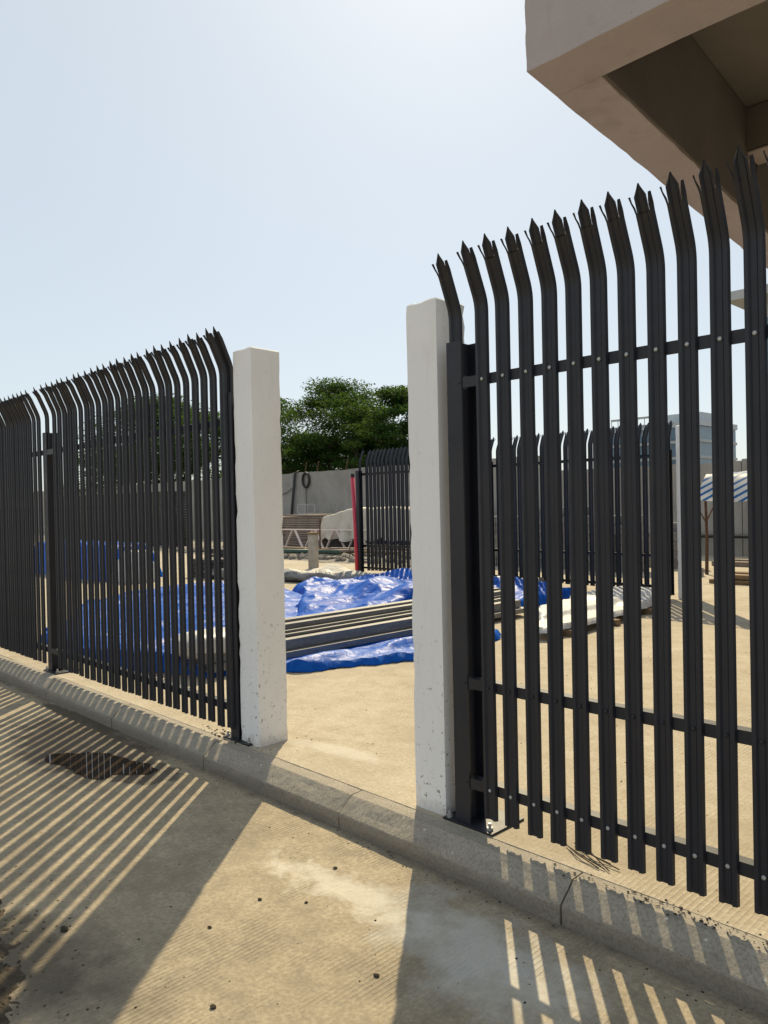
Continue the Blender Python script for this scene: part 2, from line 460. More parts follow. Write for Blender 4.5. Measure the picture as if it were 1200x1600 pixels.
for i in range(-16, 8):
    o = link('kerb_stone', kms[i % 5], kb, (-4.277+1.3135*i, rnd.uniform(-.003, .003), rnd.uniform(-.003, .002)))
    for p in o.data.polygons: p.use_smooth = False
    shade_auto(o, 30) if i < 5 else None

# ------------------------------------------------------------------ pillars
def pillar(name, x0, x1, y0, y1, h, label, seed):
    bm = bmesh.new()
    n = 44
    ring = []
    m = 6
    def outline():
        pts = []
        for a, b in (((x0,y0),(x1,y0)), ((x1,y0),(x1,y1)), ((x1,y1),(x0,y1)), ((x0,y1),(x0,y0))):
            for k in range(m): pts.append((a[0]+(b[0]-a[0])*k/m, a[1]+(b[1]-a[1])*k/m))
        return pts
    ol = outline(); cx, cy = (x0+x1)/2, (y0+y1)/2
    rings = []
    zs = [-.02]+[h*i/n for i in range(1, n)]+[h-.008, h]
    for z in zs:
        rg = []
        for k, (x, y) in enumerate(ol):
            q = fbm(x+seed, y, z, 9, 4)*.0011
            corner = (k % m == 0)
            if corner: q -= .003 + max(0, fbm(x+seed*5, y, z, 30, 3)-.05)*.009
            if z == h: q -= .008
            dx, dy = x-cx, y-cy
            sx = 1+q/abs(dx) if abs(dx) > .05 else 1
            sy = 1+q/abs(dy) if abs(dy) > .05 else 1
            rg.append(bm.verts.new((cx+dx*sx, cy+dy*sy, z+(fbm(x, y, seed, 12, 3)*.006 if z >= h-.009 else 0))))
        rings.append(rg)
    N = len(ol)
    for a, b in zip(rings, rings[1:]):
        for k in range(N): bm.faces.new((a[k], a[(k+1) % N], b[(k+1) % N], b[k]))
    top = bm.verts.new((cx, cy, h+.012))
    for k in range(N): bm.faces.new((rings[-1][k], rings[-1][(k+1) % N], top))
    me = bpy.data.meshes.new(name); bm.to_mesh(me); bm.free(); me.materials.append(MATS['pillar_paint'])
    o = link(name, me); shade_auto(o, 28)
    return tag(o, label, 'pillar', 'white gate pillars')
pillar('gate_pillar', -4.155, -3.95, 2.73, 2.955, 2.50, 'white painted concrete pillar at the end of the long left fence', 1)
pillar('gate_pillar', -2.617, -2.414, 2.73, 2.95, 2.485, 'white chipped pillar beside the black post of the near right fence', 2)
pillar('gate_pillar', -5.06, -4.85, 11.0, 11.21, 2.58, 'distant white pillar at the end of the rear fence, by the striped shelter', 3)

# ------------------------------------------------------------------ palisade fences
PROF = [(-.0360,.0180),(-.0315,.003),(-.017,0),(-.0098,.0085),(.0098,.0085),(.017,0),(.0315,.003),(.0360,.0180)]
TH = .0022
def pale_mesh(z0, zb=2.345, ang=24, head=2.548, name='pale', full=True):
    """W-section pale: straight, bent outwards near the top, head split into three points"""
    b = MB()
    st = []                                        # stations: (y offset, z, angle)
    st.append((0, z0, 0)); st.append((0, zb, 0))
    a = R(ang); rad = .20; k = 5
    for i in range(1, k+1):
        th = a*i/k; st.append((-rad*(1-math.cos(th)), zb+rad*math.sin(th), th))
    y, z, th = st[-1]
    L = max(.02, (head-z)/math.cos(a))
    st.append((y-L*math.sin(a), z+L*math.cos(a), a))
    def loop(pr):
        front = [(x, yy) for x, yy in pr]; back = []
        for i, (x, yy) in enumerate(pr):
            p0 = pr[max(0, i-1)]; p1 = pr[min(len(pr)-1, i+1)]
            tx, ty = p1[0]-p0[0], p1[1]-p0[1]; l = math.hypot(tx, ty)
            back.append((x-ty/l*TH*1.0, yy+tx/l*TH*1.0))
        return front+back[::-1]
    def place(pts, s): return [(x, s[0]+yy*math.cos(s[2]), s[1]+yy*math.sin(s[2])) for x, yy in pts]
    def sweep(rings):
        n = len(rings[0]); vs_ = [p for rg in rings for p in rg]; fs = []
        for i in range(len(rings)-1):
            for j in range(n): fs.append((i*n+j, i*n+(j+1) % n, (i+1)*n+(j+1) % n, (i+1)*n+j))
        fs.append(tuple(range(n))[::-1]); fs.append(tuple((len(rings)-1)*n+j for j in range(n)))
        b.add(vs_, fs)
    lp = loop(PROF)
    sweep([place(lp, s) for s in st])
    # three points
    y, z, th = st[-1]
    def adv(l, dx=0, dn=0): return (y-l*math.sin(a)-dn*math.cos(a), z+l*math.cos(a)-dn*math.sin(a), th)
    mid = PROF[2:6]
    def scaled(pr, f, dx=0, c=None):
        c = sum(p[0] for p in pr)/len(pr) if c is None else c
        return [(c+(x-c)*f+dx, yy) for x, yy in pr]
    wide = [(-.0235,.0012),(-.017,0),(-.0098,.0085),(.0098,.0085),(.017,0),(.0235,.0012)]
    sweep([place(loop(wide), adv(-.004)), place(loop(wide), adv(.056)), place(loop([(x*.04, .006+yy*.1) for x, yy in wide]), adv(.100))])
    for sgn in (-1, 1):
        side = [(-.0360,.0180),(-.0315,.003),(-.0250,.0014)] if sgn < 0 else [(.0250,.0014),(.0315,.003),(.0360,.0180)]
        sweep([place(loop(side), adv(-.004)), place(loop(scaled(side, 1.15, sgn*.002)), adv(.018, 0, .003)),
               place(loop(scaled(side, .95, sgn*.005)), adv(.036, 0, .008)), place(loop(scaled(side, .25, sgn*.009)), adv(.062, 0, .012))])
    return b.mesh(name, 'fence_metal')
PALE = pale_mesh(.072)
PALE_POST = pale_mesh(2.02)
def bolt_mesh(mat):
    b = MB(); n = 6
    pts = [[(rr*math.cos(2*math.pi*j/n), yy, rr*math.sin(2*math.pi*j/n)) for j in range(n)] for rr, yy in ((.0085, .0012), (.0085, -.0045), (.005, -.007))]
    fs = []
    for i in range(2):
        for j in range(n): fs.append((i*n+j, i*n+(j+1) % n, (i+1)*n+(j+1) % n, (i+1)*n+j))
    fs += [tuple(range(n)), tuple(2*n+j for j in range(n))]
    return b.add([p for q in pts for p in q], fs).mesh('bolt', mat)
BOLT = bolt_mesh('zinc'); BOLT_DARK = bolt_mesh('fence_metal')

def angle_rail(par, x0, x1, z, front=.0205, w=.048):
    b = MB(); th = .005; y = front
    b.add([(x0,y,z-w/2),(x0,y+th,z-w/2),(x0,y+th,z+w/2-th),(x0,y+w,z+w/2-th),(x0,y+w,z+w/2),(x0,y,z+w/2),
           (x1,y,z-w/2),(x1,y+th,z-w/2),(x1,y+th,z+w/2-th),(x1,y+w,z+w/2-th),(x1,y+w,z+w/2),(x1,y,z+w/2)],
          [(0,1,2,3,4,5),(11,10,9,8,7,6)]+[(i,(i+1) % 6,(i+1) % 6+6,i+6) for i in range(6)])
    return b.build('rail', 'fence_metal', par)
def post(par, xc, h, yf=.02, w=.088, dep=.115, plate=True, zoff=0):
    b = MB(); t1, t2 = .009, .007
    pr = [(-w/2,0),(w/2,0),(w/2,t1),(t2/2,t1),(t2/2,dep-t1),(w/2,dep-t1),(w/2,dep),(-w/2,dep),(-w/2,dep-t1),(-t2/2,dep-t1),(-t2/2,t1),(-w/2,t1)]
    n = len(pr)
    b.add([(xc+x, yf+y, .012) for x, y in pr]+[(xc+x, yf+y, h) for x, y in pr],
          [tuple(range(n))[::-1], tuple(range(n, 2*n))]+[(i, (i+1) % n, (i+1) % n+n, i+n) for i in range(n)])
    o = b.build('post', 'fence_metal', par)
    if plate:
        pb = MB().box(xc-.105, xc+.185, yf-.022, yf+.225, .004, .0135).build('base_plate', 'fence_metal', par)
        for px, py in ((xc-.08, yf+.0), (xc+.15, yf+.01), (xc+.15, yf+.19)):
            sb = MB().tube([(px, py, .0135), (px, py, .045)], .008, 8); sb.tube([(px, py, .0135), (px, py, .026)], .015, 6)
            sb.build('anchor_bolt', 'zinc', pb)
    return o
def add_pale(par, x, me=PALE, dy=0, bolts=(), dz=0, tw=.035, bias=0):
    o = link('pale', me, par, (x+rnd.uniform(-.003, .003), dy, dz+rnd.uniform(-.006, .006)), bias+rnd.uniform(-tw, tw))
    o.rotation_euler.y = rnd.uniform(-.0022, .0022)
    for z, bm_ in bolts: link('bolt', bm_, o, (0, .0085, z-o.location.z))
    return o
    return o
P = .1164
# near right fence (origin on the crest plane of the pales)
RF = thing('palisade_fence', 'black steel palisade fence close by on the right, running under the concrete canopy', 'fence', (0, 2.70, 0), 0, 'palisade fences')
post(RF, -2.302, 2.25)
add_pale(RF, -2.305, PALE_POST, .033)
for i in range(0, 24):
    add_pale(RF, -2.1281+P*i, PALE, 0, ((2.0538, BOLT), (.668, BOLT_DARK), (.2055, BOLT)) if i < 15 else ())
for z in (2.054, .668, .2055): angle_rail(RF, -2.252, .66, z)
for z in (2.054, .668, .2055):                       # rail brackets at the post
    pb = MB().box(-2.297, -2.235, .027, .033, z-.03, z+.03).build('bracket', 'fence_metal', RF)
    link('bolt', BOLT, pb, (-2.268, .027, z))
post(RF, .62, 2.25)
# long left fence
LF = thing('palisade_fence', 'long black palisade fence receding on the left up to the white pillar', 'fence', (0, 2.70, 0), 0, 'palisade fences')
post(LF, -4.208, 2.24); add_pale(LF, -4.203, PALE_POST, .033, dz=.015)
post(LF, -7.305, 2.24); add_pale(LF, -7.285, PALE_POST, .033, dz=.01)
post(LF, -10.30, 2.24); add_pale(LF, -10.30, PALE_POST, .033)
for i in range(25):
    add_pale(LF, -7.035+.1166*i, tw=.10, bias=.025)
for i in range(24): add_pale(LF, -7.415-.1166*i, tw=.10, bias=.045)
for i in range(22): add_pale(LF, -10.46-.1166*i, tw=.09, bias=.06)
for z in (2.054, .2055):
    angle_rail(LF, -7.26, -4.255, z); angle_rail(LF, -10.26, -7.352, z); angle_rail(LF, -13.2, -10.34, z)
# rear fence, bent the other way: turned round
RY = 11.05
BF = thing('palisade_fence', 'rear palisade fence at the far side of the yard, its tips bent away', 'fence', (0, RY, .045), math.pi, 'palisade fences')
for xw in (-5.17, -8.50, -11.98):
    post(BF, -xw, 2.19, plate=False)
    add_pale(BF, -xw, PALE_POST, .033)
xs = []
x = -5.33
while x > -8.36: xs.append(x); x -= P
x = -8.66
while x > -11.86: xs.append(x); x -= P
for x in xs: add_pale(BF, -x, PALE, 0, tw=.10).scale.x = 1.2
for z in (2.11, .60, .13):
    angle_rail(BF, 5.21, 8.46, z); angle_rail(BF, 8.54, 11.94, z)

# ------------------------------------------------------------------ entrance canopy
CN = thing('entrance_canopy', 'cream concrete canopy with a deep coffered underside above the right fence', 'canopy', (-2.785, 4.05, 0))
SK = -.088
def sk(u_, y): return (u_+SK*y, y)
def cbox(u0_, u1_, y0, y1, z0, z1, name, mat='canopy_paint', rough=0, parent=CN):
    b = MB()
    n = 40 if rough else 1
    b.hexa([(*sk(u0_, y0), z0), (*sk(u1_, y0), z0), (*sk(u1_, y1), z0), (*sk(u0_, y1), z0)],
           [(*sk(u0_, y0), z1), (*sk(u1_, y0), z1), (*sk(u1_, y1), z1), (*sk(u0_, y1), z1)])
    o = b.build(name, mat, parent)
    bm = bmesh.new(); bm.from_mesh(o.data)
    bmesh.ops.bevel(bm, geom=bm.edges[:], offset=.012 if not rough else .003, segments=2 if not rough else 1, affect='EDGES')
    if rough:
        long_ = [e for e in bm.edges if e.calc_length() > .5]
        bmesh.ops.subdivide_edges(bm, edges=long_, cuts=60, use_grid_fill=True)
        for v in bm.verts:
            q = fbm(v.co.x, v.co.y, v.co.z, 6, 4)*.006
            v.co += Vector((q, q*.7, fbm(v.co.y, v.co.x, v.co.z, 7, 4)*.006))
    bm.to_mesh(o.data); bm.free(); shade_auto(o, 40)
    return o
cbox(0, 6.5, 0, .395, 4.2, 5.75, 'front_beam', rough=1)
cbox(0, .335, .3952, 9.0, 4.2, 5.75, 'side_beam', rough=1)
cbox(.337, 6.1, 3.55, 3.9, 4.78, 5.195, 'cross_beam', 'canopy_inner')
cbox(.352, 6.1, 3.545, 3.905, 4.765, 4.778, 'beam_soffit')
cbox(.336, .350, .400, 3.545, 4.215, 5.195, 'inner_face', 'canopy_inner')
cbox(.336, .350, 3.905, 8.595, 4.215, 5.195, 'inner_face', 'canopy_inner')
cbox(.337, 6.1, 8.6, 9.0, 4.2, 5.195, 'back_beam')
cbox(6.1, 6.5, .397, 9.0, 4.2, 5.75, 'end_beam')
cbox(.337, 6.1, .397, 9.0, 5.2, 5.74, 'ceiling_slab', 'canopy_inner')
cbox(3.6, 4.0, .6, 1.0, 0, 4.2, 'column')
cbox(3.6, 4.0, 7.6, 8.0, 0, 4.2, 'column')
GH = MB().box(2.3, 4.0, 6.0, 12.0, 0, 4.15).build('gatehouse', 'canopy_paint'); tag(GH, 'plain cream gatehouse block under the back of the concrete canopy', 'building')

# ------------------------------------------------------------------ puddle, dirt, stones
def blob_poly(cx, cy, rx, ry, seed, n=48, rot=0):
    pts = []
    for i in range(n):
        a = 2*math.pi*i/n; k = 1+.34*noise.noise(Vector((math.cos(a)*1.3+seed, math.sin(a)*1.3, 0)))+.16*noise.noise(Vector((math.cos(a)*4+seed, math.sin(a)*4, 3)))+.06*noise.noise(Vector((math.cos(a)*11+seed, math.sin(a)*11, 7)))
        x, y = rx*k*math.cos(a), ry*k*math.sin(a)
        pts.append((cx+x*math.cos(rot)-y*math.sin(rot), cy+x*math.sin(rot)+y*math.cos(rot)))
    return pts
pp = blob_poly(-4.86, 2.10, .40, .19, 5, n=110, rot=R(14))
pu = MB().add([(x, y, -.146) for x, y in pp], [tuple(range(len(pp)))]).build('puddle', 'water'); tag(pu, kind='structure')
def ico(sub=1):
    bm = bmesh.new(); bmesh.ops.create_icosphere(bm, subdivisions=sub, radius=1)
    v = [p.co.copy() for p in bm.verts]; f = [tuple(q.index for q in fc.verts) for fc in bm.faces]; bm.free(); return v, f
IV, IF = ico(1)
def lump(b, x, y, z, s, rr, flat=.6, sub=None):
    sd_ = rr.uniform(0, 99); ax = [rr.uniform(.7, 1.3) for _ in range(3)]
    vs_ = []
    for v in IV:
        k = s*(1+.45*noise.noise(v*1.3+Vector((sd_, 0, 0))))
        vs_.append((x+v.x*k*ax[0], y+v.y*k*ax[1], z+s*flat*.5+v.z*k*flat))
    b.add(vs_, IF)
rr = random.Random(5)
# soil heap at the lower left
b = MB(); nx, ny = 80, 60; X0, X1, Y0, Y1 = -4.3, -1.9, .0, 1.55
def soil_h(x, y):
    # axis of the heap runs from (-3.6, 1.15) down to (-2.3, .75)
    q = ((x+3.05)/.95)**2+((y-.72-.25*(-(x+3.0)))/.30)**2
    base = max(0, 1-q-.75*abs(fbm(x, y, 6, 5, 5)))
    return base*.030*(1+.9*fbm(x, y, 0, 7, 4))+(-.010 if base < .015 else -.002)
vs_ = [(X0+(X1-X0)*i/nx, Y0+(Y1-Y0)*j/ny, 0) for j in range(ny+1) for i in range(nx+1)]
vs_ = [(x, y, -.154+soil_h(x, y)+.010*fbm(x, y, 2, 22, 3)*(soil_h(x, y) > 0)) for x, y, _ in vs_]
b.add(vs_, [(j*(nx+1)+i, j*(nx+1)+i+1, (j+1)*(nx+1)+i+1, (j+1)*(nx+1)+i) for j in range(ny) for i in range(nx)])
for _ in range(1500):
    x = rr.gauss(-3.0, .42); y = .74-.25*(x+3.0)+rr.gauss(0, .22)
    lump(b, x, y, -.152+max(0, soil_h(x, y)), rr.choice((.0018, .0022, .003, .004, .006)), rr, .5)
tag(b.build('dirt', 'soil', smooth=False), kind='stuff')
b = MB()
for _ in range(420):
    x = rr.uniform(-7.0, -.4); y = rr.uniform(.6, 2.5)
    lump(b, x, y, -.151, rr.choice((.0018, .0022, .003, .003, .0045)), rr, .7)
for _ in range(420):
    x = rr.uniform(-9, 0); y = 2.51-abs(rr.gauss(0, .035))
    lump(b, x, y, -.151, rr.choice((.002, .003, .003, .005)), rr, .5)
for _ in range(160):
    x = rr.gauss(-4.25, .16); y = rr.gauss(2.735, .035)
    lump(b, x, y, .002, rr.choice((.003, .005, .008)), rr, .5)
for _ in range(110):
    x = rr.gauss(-1.15, .25); y = rr.gauss(2.665, .022)
    lump(b, x, y, .003, rr.choice((.003, .004, .006)), rr, .4)
for _ in range(500):
    x = rr.uniform(-7, -1); y = rr.uniform(2.75, 8)
    lump(b, x, y, .0, rr.choice((.003, .004, .006)), rr, .7)
tag(b.build('gravel', 'clod'), kind='stuff')
for x, y, s, lab in ((-3.04, 1.16, .019, 'largest dark earth clod, at the tip of the soil heap on the road'),
                ((-1.94), 1.81, .011, 'dark earth clod on the sunlit road left of the whitish shadowed patch'),
                (-2.51, 1.95, .009, 'small dark clod on the road at the edge of the white dust'),
                (-2.67, 1.83, .010, 'small dark clod on the sunlit road left of the white dust'),
                (-2.65, 2.23, .009, 'small dark clod on the road close below the kerb'),
                (-2.64, 1.57, .008, 'small dark clod near the long edge of the left pillar shadow'),
                (-2.21, 1.32, .010, 'dark clod on the sunlit road at the bottom of the photo')):
    b = MB(); lump(b, 0, 0, 0, s, rr, .75)
    tag(b.build('earth_clod', 'clod', loc=(x, y, -.151)), lab, 'clod', 'dark clods scattered on the road')
b = MB()
for k in range(5):
    x = -1.80+rr.uniform(-.03, .05); y = 2.83+k*.012
    b.tube([(x, y, .012), (x+.09, y-.05+rr.uniform(-.02, .02), .02), (x+.21, y-.09+rr.uniform(-.03, .03), .010)], .0028, 5)
tag(b.build('twig_bundle', 'bark'), 'small heap of dark twigs behind the feet of the right fence', 'twigs')

# ------------------------------------------------------------------ tarpaulins
def in_poly(x, y, poly):
    c = False; n = len(poly)
    for i in range(n):
        x1, y1 = poly[i]; x2, y2 = poly[(i+1) % n]
        if (y1 > y) != (y2 > y) and x < (x2-x1)*(y-y1)/(y2-y1)+x1: c = not c
    return c
def edge_d(x, y, poly):
    dm = 9
    for i in range(len(poly)):
        ax, ay = poly[i]; bx, by = poly[(i+1) % len(poly)]
        l2 = (bx-ax)**2+(by-ay)**2; k = max(0, min(1, ((x-ax)*(bx-ax)+(y-ay)*(by-ay))/l2))
        dm = min(dm, math.hypot(x-ax-k*(bx-ax), y-ay-k*(by-ay)))
    return dm
def sheet(name, poly, hf, mat, cell, label, cat, seed, edge=.09, group=None, floor=.006):
    xs_ = [p[0] for p in poly]; ys_ = [p[1] for p in poly]
    nx = int((max(xs_)-min(xs_))/cell)+1; ny = int((max(ys_)-min(ys_))/cell)+1
    idx = {}; b = MB()
    for j in range(ny+1):
        for i in range(nx+1):
            x = min(xs_)+i*cell; y = min(ys_)+j*cell
            wx = x+.10*fbm(x, y, seed, 2.2, 3); wy = y+.10*fbm(y, x, seed+4, 2.2, 3)
            if in_poly(wx, wy, poly):
                e = edge_d(wx, wy, poly); k = min(1, e/edge); k = k*(2-k)
                idx[i, j] = len(b.v)
                b.v.append((x+.02*fbm(x, y, seed+9, 6, 2), y+.02*fbm(x, y, seed+13, 6, 2), .008+hf(x, y, e)*k))
    for (i, j) in list(idx):
        q = [(i, j), (i+1, j), (i+1, j+1), (i, j+1)]
        if all(p in idx for p in q): b.f.append(tuple(idx[p] for p in q))
    for (i, j), k in idx.items():
        if any((i+a, j+c) not in idx for a in (-1, 0, 1) for c in (-1, 0, 1)):
            b.v[k] = (b.v[k][0], b.v[k][1], floor+.012*abs(fbm(b.v[k][0], b.v[k][1], 3, 3, 2)))
    o = b.build(name, mat, smooth=True)
    return tag(o, label, cat, group)
def ridge(x, y, seed, s, oct=4):
    v = 0; a = 1
    for k in range(oct):
        w = Vector((x*s+.6*noise.noise(Vector((x*s*.7, y*s*.7, seed+5))), y*s+.6*noise.noise(Vector((x*s*.7, y*s*.7, seed+8))), seed+k*7))
        v += a*(1-abs(noise.noise(w))*2.2); s *= 2.03; a *= .5
    return max(0, v/1.9)
def hump(x, y, cx, cy, sx, sy, h): return h*math.exp(-((x-cx)/sx)**2-((y-cy)/sy)**2)
def crumple(x, y, seed, s):
    x += .12*fbm(x, y, seed, 1.3, 3); y += .12*fbm(y, x, seed+3, 1.3, 3)
    d1, _ = noise.voronoi(Vector((x*s, y*s*.8, seed)))
    d2, _ = noise.voronoi(Vector((x*s*2.3+y*s*.6, y*s*1.7, seed+5)))
    d3, _ = noise.voronoi(Vector((x*s*4.6, y*s*4.1-x*s, seed+9)))
    return (1-min(1, (d1[1]-d1[0])*1.5))**1.5*.70+(1-min(1, (d2[1]-d2[0])*1.5))**1.3*.30+(1-min(1, (d3[1]-d3[0])*1.5))*.05
def h_main(x, y, e):
    h = .02+.07*ridge(x, y, 1, .8, 2)**1.8+.08*crumple(x, y, 4, 1.1)
    h = h*(1-.7*math.exp(-((x+5.6)/.5)**2))+hump(x, y, -5.52, 4.5, .10, .7, .09)+hump(x, y, -5.36, 5.6, .10, .6, .10)       # rolled front edge
    h += hump(x, y, -6.8, 3.4, 1.3, .22, .10)
    h -= .06*math.exp(-((x+6.35)/.3)**2) if 3.6 < y < 8.3 else 0
    h += hump(x, y, -8.6, 5.2, 1.6, .8, .16)+hump(x, y, -10.2, 6.4, 1.2, .7, .20)
    return max(.005, h)
P_MAIN = [(-9.0,3.25),(-8.6,3.2),(-7.8,3.12),(-6.75,3.22),(-5.98,3.45),(-5.55,4.12),(-5.2,4.6),(-5.05,5.2),(-4.98,6.3),(-5.1,6.75),(-6.1,7.4),(-6.7,8.0),(-8.0,7.7),(-9.4,7.5),(-10.8,7.95),(-12.4,8.2),(-12.9,7.2),(-12.3,5.9),(-12.0,5.0),(-10.5,4.2)]
sheet('tarpaulin', P_MAIN, h_main, 'tarp', .034, 'large crumpled blue tarpaulin spread under the grey tubes', 'tarpaulin', 1, .07, 'blue tarpaulins')
def h_back(x, y, e):
    h = .04+.13*ridge(x, y, 31, .75, 2)**1.6+.15*crumple(x, y, 9, .85)
    h += hump(x, y, -7.0, 7.3, .5, .8, .26)+hump(x, y, -8.3, 8.2, .9, .5, .16)+hump(x, y, -8.9, 9.9, 1.4, .35, .16)
    return h
P_BACK = [(-6.62,6.0),(-6.6,8.2),(-6.2,8.6),(-6.0,9.4),(-6.1,10.2),(-7.2,10.45),(-8.7,10.6),(-10.2,10.5),(-10.4,9.3),(-10.6,8.1),(-9.3,7.2),(-7.9,6.0),(-7.2,5.4)]
sheet('tarpaulin', P_BACK, h_back, 'tarp', .034, 'heaped blue tarpaulin folded up behind the grey tubes', 'tarpaulin', 2, .14, 'blue tarpaulins')

# grey box tubes laid on the tarpaulin, along Y
def box_tube(x, z, y0, y1, w, h, label, tilt=0):
    b = MB(); th = .004
    o_ = [(-w/2, 0), (w/2, 0), (w/2, h), (-w/2, h)]; i_ = [(-w/2+th, th), (w/2-th, th), (w/2-th, h-th), (-w/2+th, h-th)]
    L = y1-y0
    vs_ = [(a, 0, c) for a, c in o_]+[(a, 0, c) for a, c in i_]+[(a, L, c) for a, c in o_]+[(a, L, c) for a, c in i_]
    fs = []
    for k in range(4):
        q = (k+1) % 4
        fs += [(k, q, q+8, k+8), (k+4, k+12, q+12, q+4), (k, k+4, q+4, q), (k+8, q+8, q+12, k+12)]
    b.add(vs_, fs)
    o = b.build('steel_tube', 'tube_metal', loc=(x, y0, z)); o.rotation_euler.z = tilt
    return tag(o, label, 'tube', 'grey steel tubes on the tarpaulin')
tubes = [(-5.90, .055, 3.55, 8.3, .11, .06, 'lowest grey box tube, nearest the gate, lying on the front tarpaulin fold'),
         (-6.06, .055, 3.62, 8.35, .11, .07, 'bottom layer grey tube just behind the lowest one'),
         (-6.19, .055, 3.5, 8.2, .11, .07, 'bottom layer grey tube in the middle of the stack'),
         (-6.33, .055, 3.6, 8.3, .11, .07, 'bottom layer grey tube at the back of the stack'),
         (-5.985, .120, 3.50, 8.25, .10, .095, 'deep front tube of the second layer with a pale top edge'),
         (-6.10, .127, 3.6, 8.3, .10, .085, 'slim tube of the second layer behind the deep front one'),
         (-6.27, .127, 3.66, 8.2, .12, .085, 'second layer grey tube at the back of the stack'),
         (-6.075, .222, 3.7, 8.3, .045, .022, 'thin grey strip lying in the groove below the top tubes'),
         (-6.135, .222, 3.7, 8.25, .04, .045, 'second thin grey strip, tucked against the tall top tube'),
         (-6.24, .222, 3.58, 8.36, .10, .095, 'tall front tube of the top layer'),
         (-6.36, .222, 3.66, 8.3, .11, .120, 'topmost grey tube at the back of the stack')]
for k, tb in enumerate(tubes): box_tube(*tb, tilt=rnd.uniform(-.008, .008))
# plastic wrap around the near tube ends
b = MB(); n = 22
pts = []
for i in range(n+1):
    y = 3.44+.52*i/n; k = min(1, .45+i/9)
    ringp = []
    for j in range(20):
        a = 2*math.pi*j/20
        rx = .25*k*(1+.10*fbm(y, a, 0, 3, 3)); rz = .125*k*(1+.16*fbm(y, a*1.3, 2, 3.4, 3))
        x = -6.18+rx*math.copysign(abs(math.cos(a))**.6, math.cos(a)); z = .245+rz*math.copysign(abs(math.sin(a))**.6, math.sin(a))
        ringp.append((x, y, z))
    pts.append(ringp)
b.add([p for q in pts for p in q], [(i*20+j, i*20+(j+1) % 20, (i+1)*20+(j+1) % 20, (i+1)*20+j) for i in range(n) for j in range(20)]+[tuple(range(20))])
tag(b.build('plastic_wrap', 'plastic_white', smooth=True), 'white plastic wrapped over the near ends of the grey tubes', 'plastic wrap')

# wrapped boards on the right, raised on battens
def h_white(x, y, e):
    return .135+.008*ridge(x, y, 55, 2.0, 3)+.045*min(1, max(0, (-4.95-x+.03*fbm(x, y, 1, 2, 2))*14))+.03*min(1, max(0, (y-8.9)*9))
P_WHITE = [(-4.56,6.95),(-4.60,8.0),(-4.72,9.3),(-4.86,10.4),(-5.7,10.6),(-5.75,9.2),(-5.55,8.2),(-5.0,7.1),(-4.76,6.88)]
sheet('wrapped_boards', P_WHITE, h_white, 'plastic_white', .03, 'flat stack of boards wrapped in white plastic behind the right fence', 'wrapped boards', 3, .02, floor=.085)
for k, (y, x0, x1) in enumerate(((7.35, -5.1, -4.48), (8.3, -5.3, -4.55), (9.4, -5.5, -4.62))):
    o = MB().box(x0, x1, y-.05, y+.05, .002, .075).build('timber_batten', 'plank', bevel=.006)
    tag(o, ('short timber batten under the near end of the white wrapped boards', 'timber batten under the middle of the white wrapped boards', 'timber batten under the far end of the white wrapped boards')[k], 'batten', 'battens under the wrapped boards')

# long wrapped roll in front of the rear fence
b = MB(); n = 70; A = Vector((-14.3, 8.75, .12)); B_ = Vector((-7.2, 10.62, .12)); pts = []
ax = (B_-A).normalized(); sdv = ax.cross(Vector((0, 0, 1)))
for i in range(n+1):
    k = i/n; p = A.lerp(B_, k); q = []
    for j in range(16):
        a = 2*math.pi*j/16; rad = .115*(1+.30*fbm(k*7, a, 1, 2.4, 4)+.12*math.sin(k*60+a*2))
        q.append(tuple(p+sdv*math.cos(a)*rad*1.7+Vector((0, 0, 1))*math.sin(a)*rad))
    pts.append(q)
b.add([p for q in pts for p in q], [(i*16+j, i*16+(j+1) % 16, (i+1)*16+(j+1) % 16, (i+1)*16+j) for i in range(n) for j in range(16)]+[tuple(range(16)), tuple(n*16+j for j in range(16))])
tag(b.build('wrapped_roll', 'plastic_dark', smooth=True), 'long grey roll wrapped in dusty plastic lying across the yard', 'roll')
# white heaps behind the roll
def heap(name, cx, cy, rx, ry, h, mat, label, cat, seed):
    b = MB(); n = 26; m = 40
    vs_ = [(cx, cy, h)]
    for i in range(1, n+1):
        for j in range(m):
            a = 2*math.pi*j/m; k = i/n
            x = cx+rx*k*math.cos(a); y = cy+ry*k*math.sin(a)
            z = h*(math.cos(math.pi*min(1, k*(1+.25*fbm(math.cos(a), math.sin(a), seed, 1.5, 3))))*.5+.5)*(1+.3*fbm(x, y, seed, 3, 4))
            vs_.append((x, y, z-.004*(k > .97)))
    fs = [(0, 1+j, 1+(j+1) % m) for j in range(m)]
    for i in range(n-1):
        for j in range(m): fs.append((1+i*m+j, 1+(i+1)*m+j, 1+(i+1)*m+(j+1) % m, 1+i*m+(j+1) % m))
    return tag(b.add(vs_, fs).build(name, mat, smooth=True), label, cat)
heap('sand_heap', -13.25, 11.25, .85, .5, .17, 'sandheap', 'low white heap of sand at the foot of the concrete stub post', 'heap', 2)
heap('cement_heap', -14.3, 10.2, .8, .4, .11, 'sandheap', 'small pale heap beside the left end of the wrapped roll', 'heap', 5)

# stub post
SP = thing('stub_post', 'short grey concrete post with a wooden cap in front of the pink lattice girder', 'post', (-14.35, 11.6, 0), .4)
MB().box(-.095, .095, -.095, .095, -.02, .82).build('shaft', 'grey_concrete', SP, bevel=.012)
MB().box(-.115, .115, -.115, .115, .822, .875).build('cap', 'plank', SP, bevel=.006)
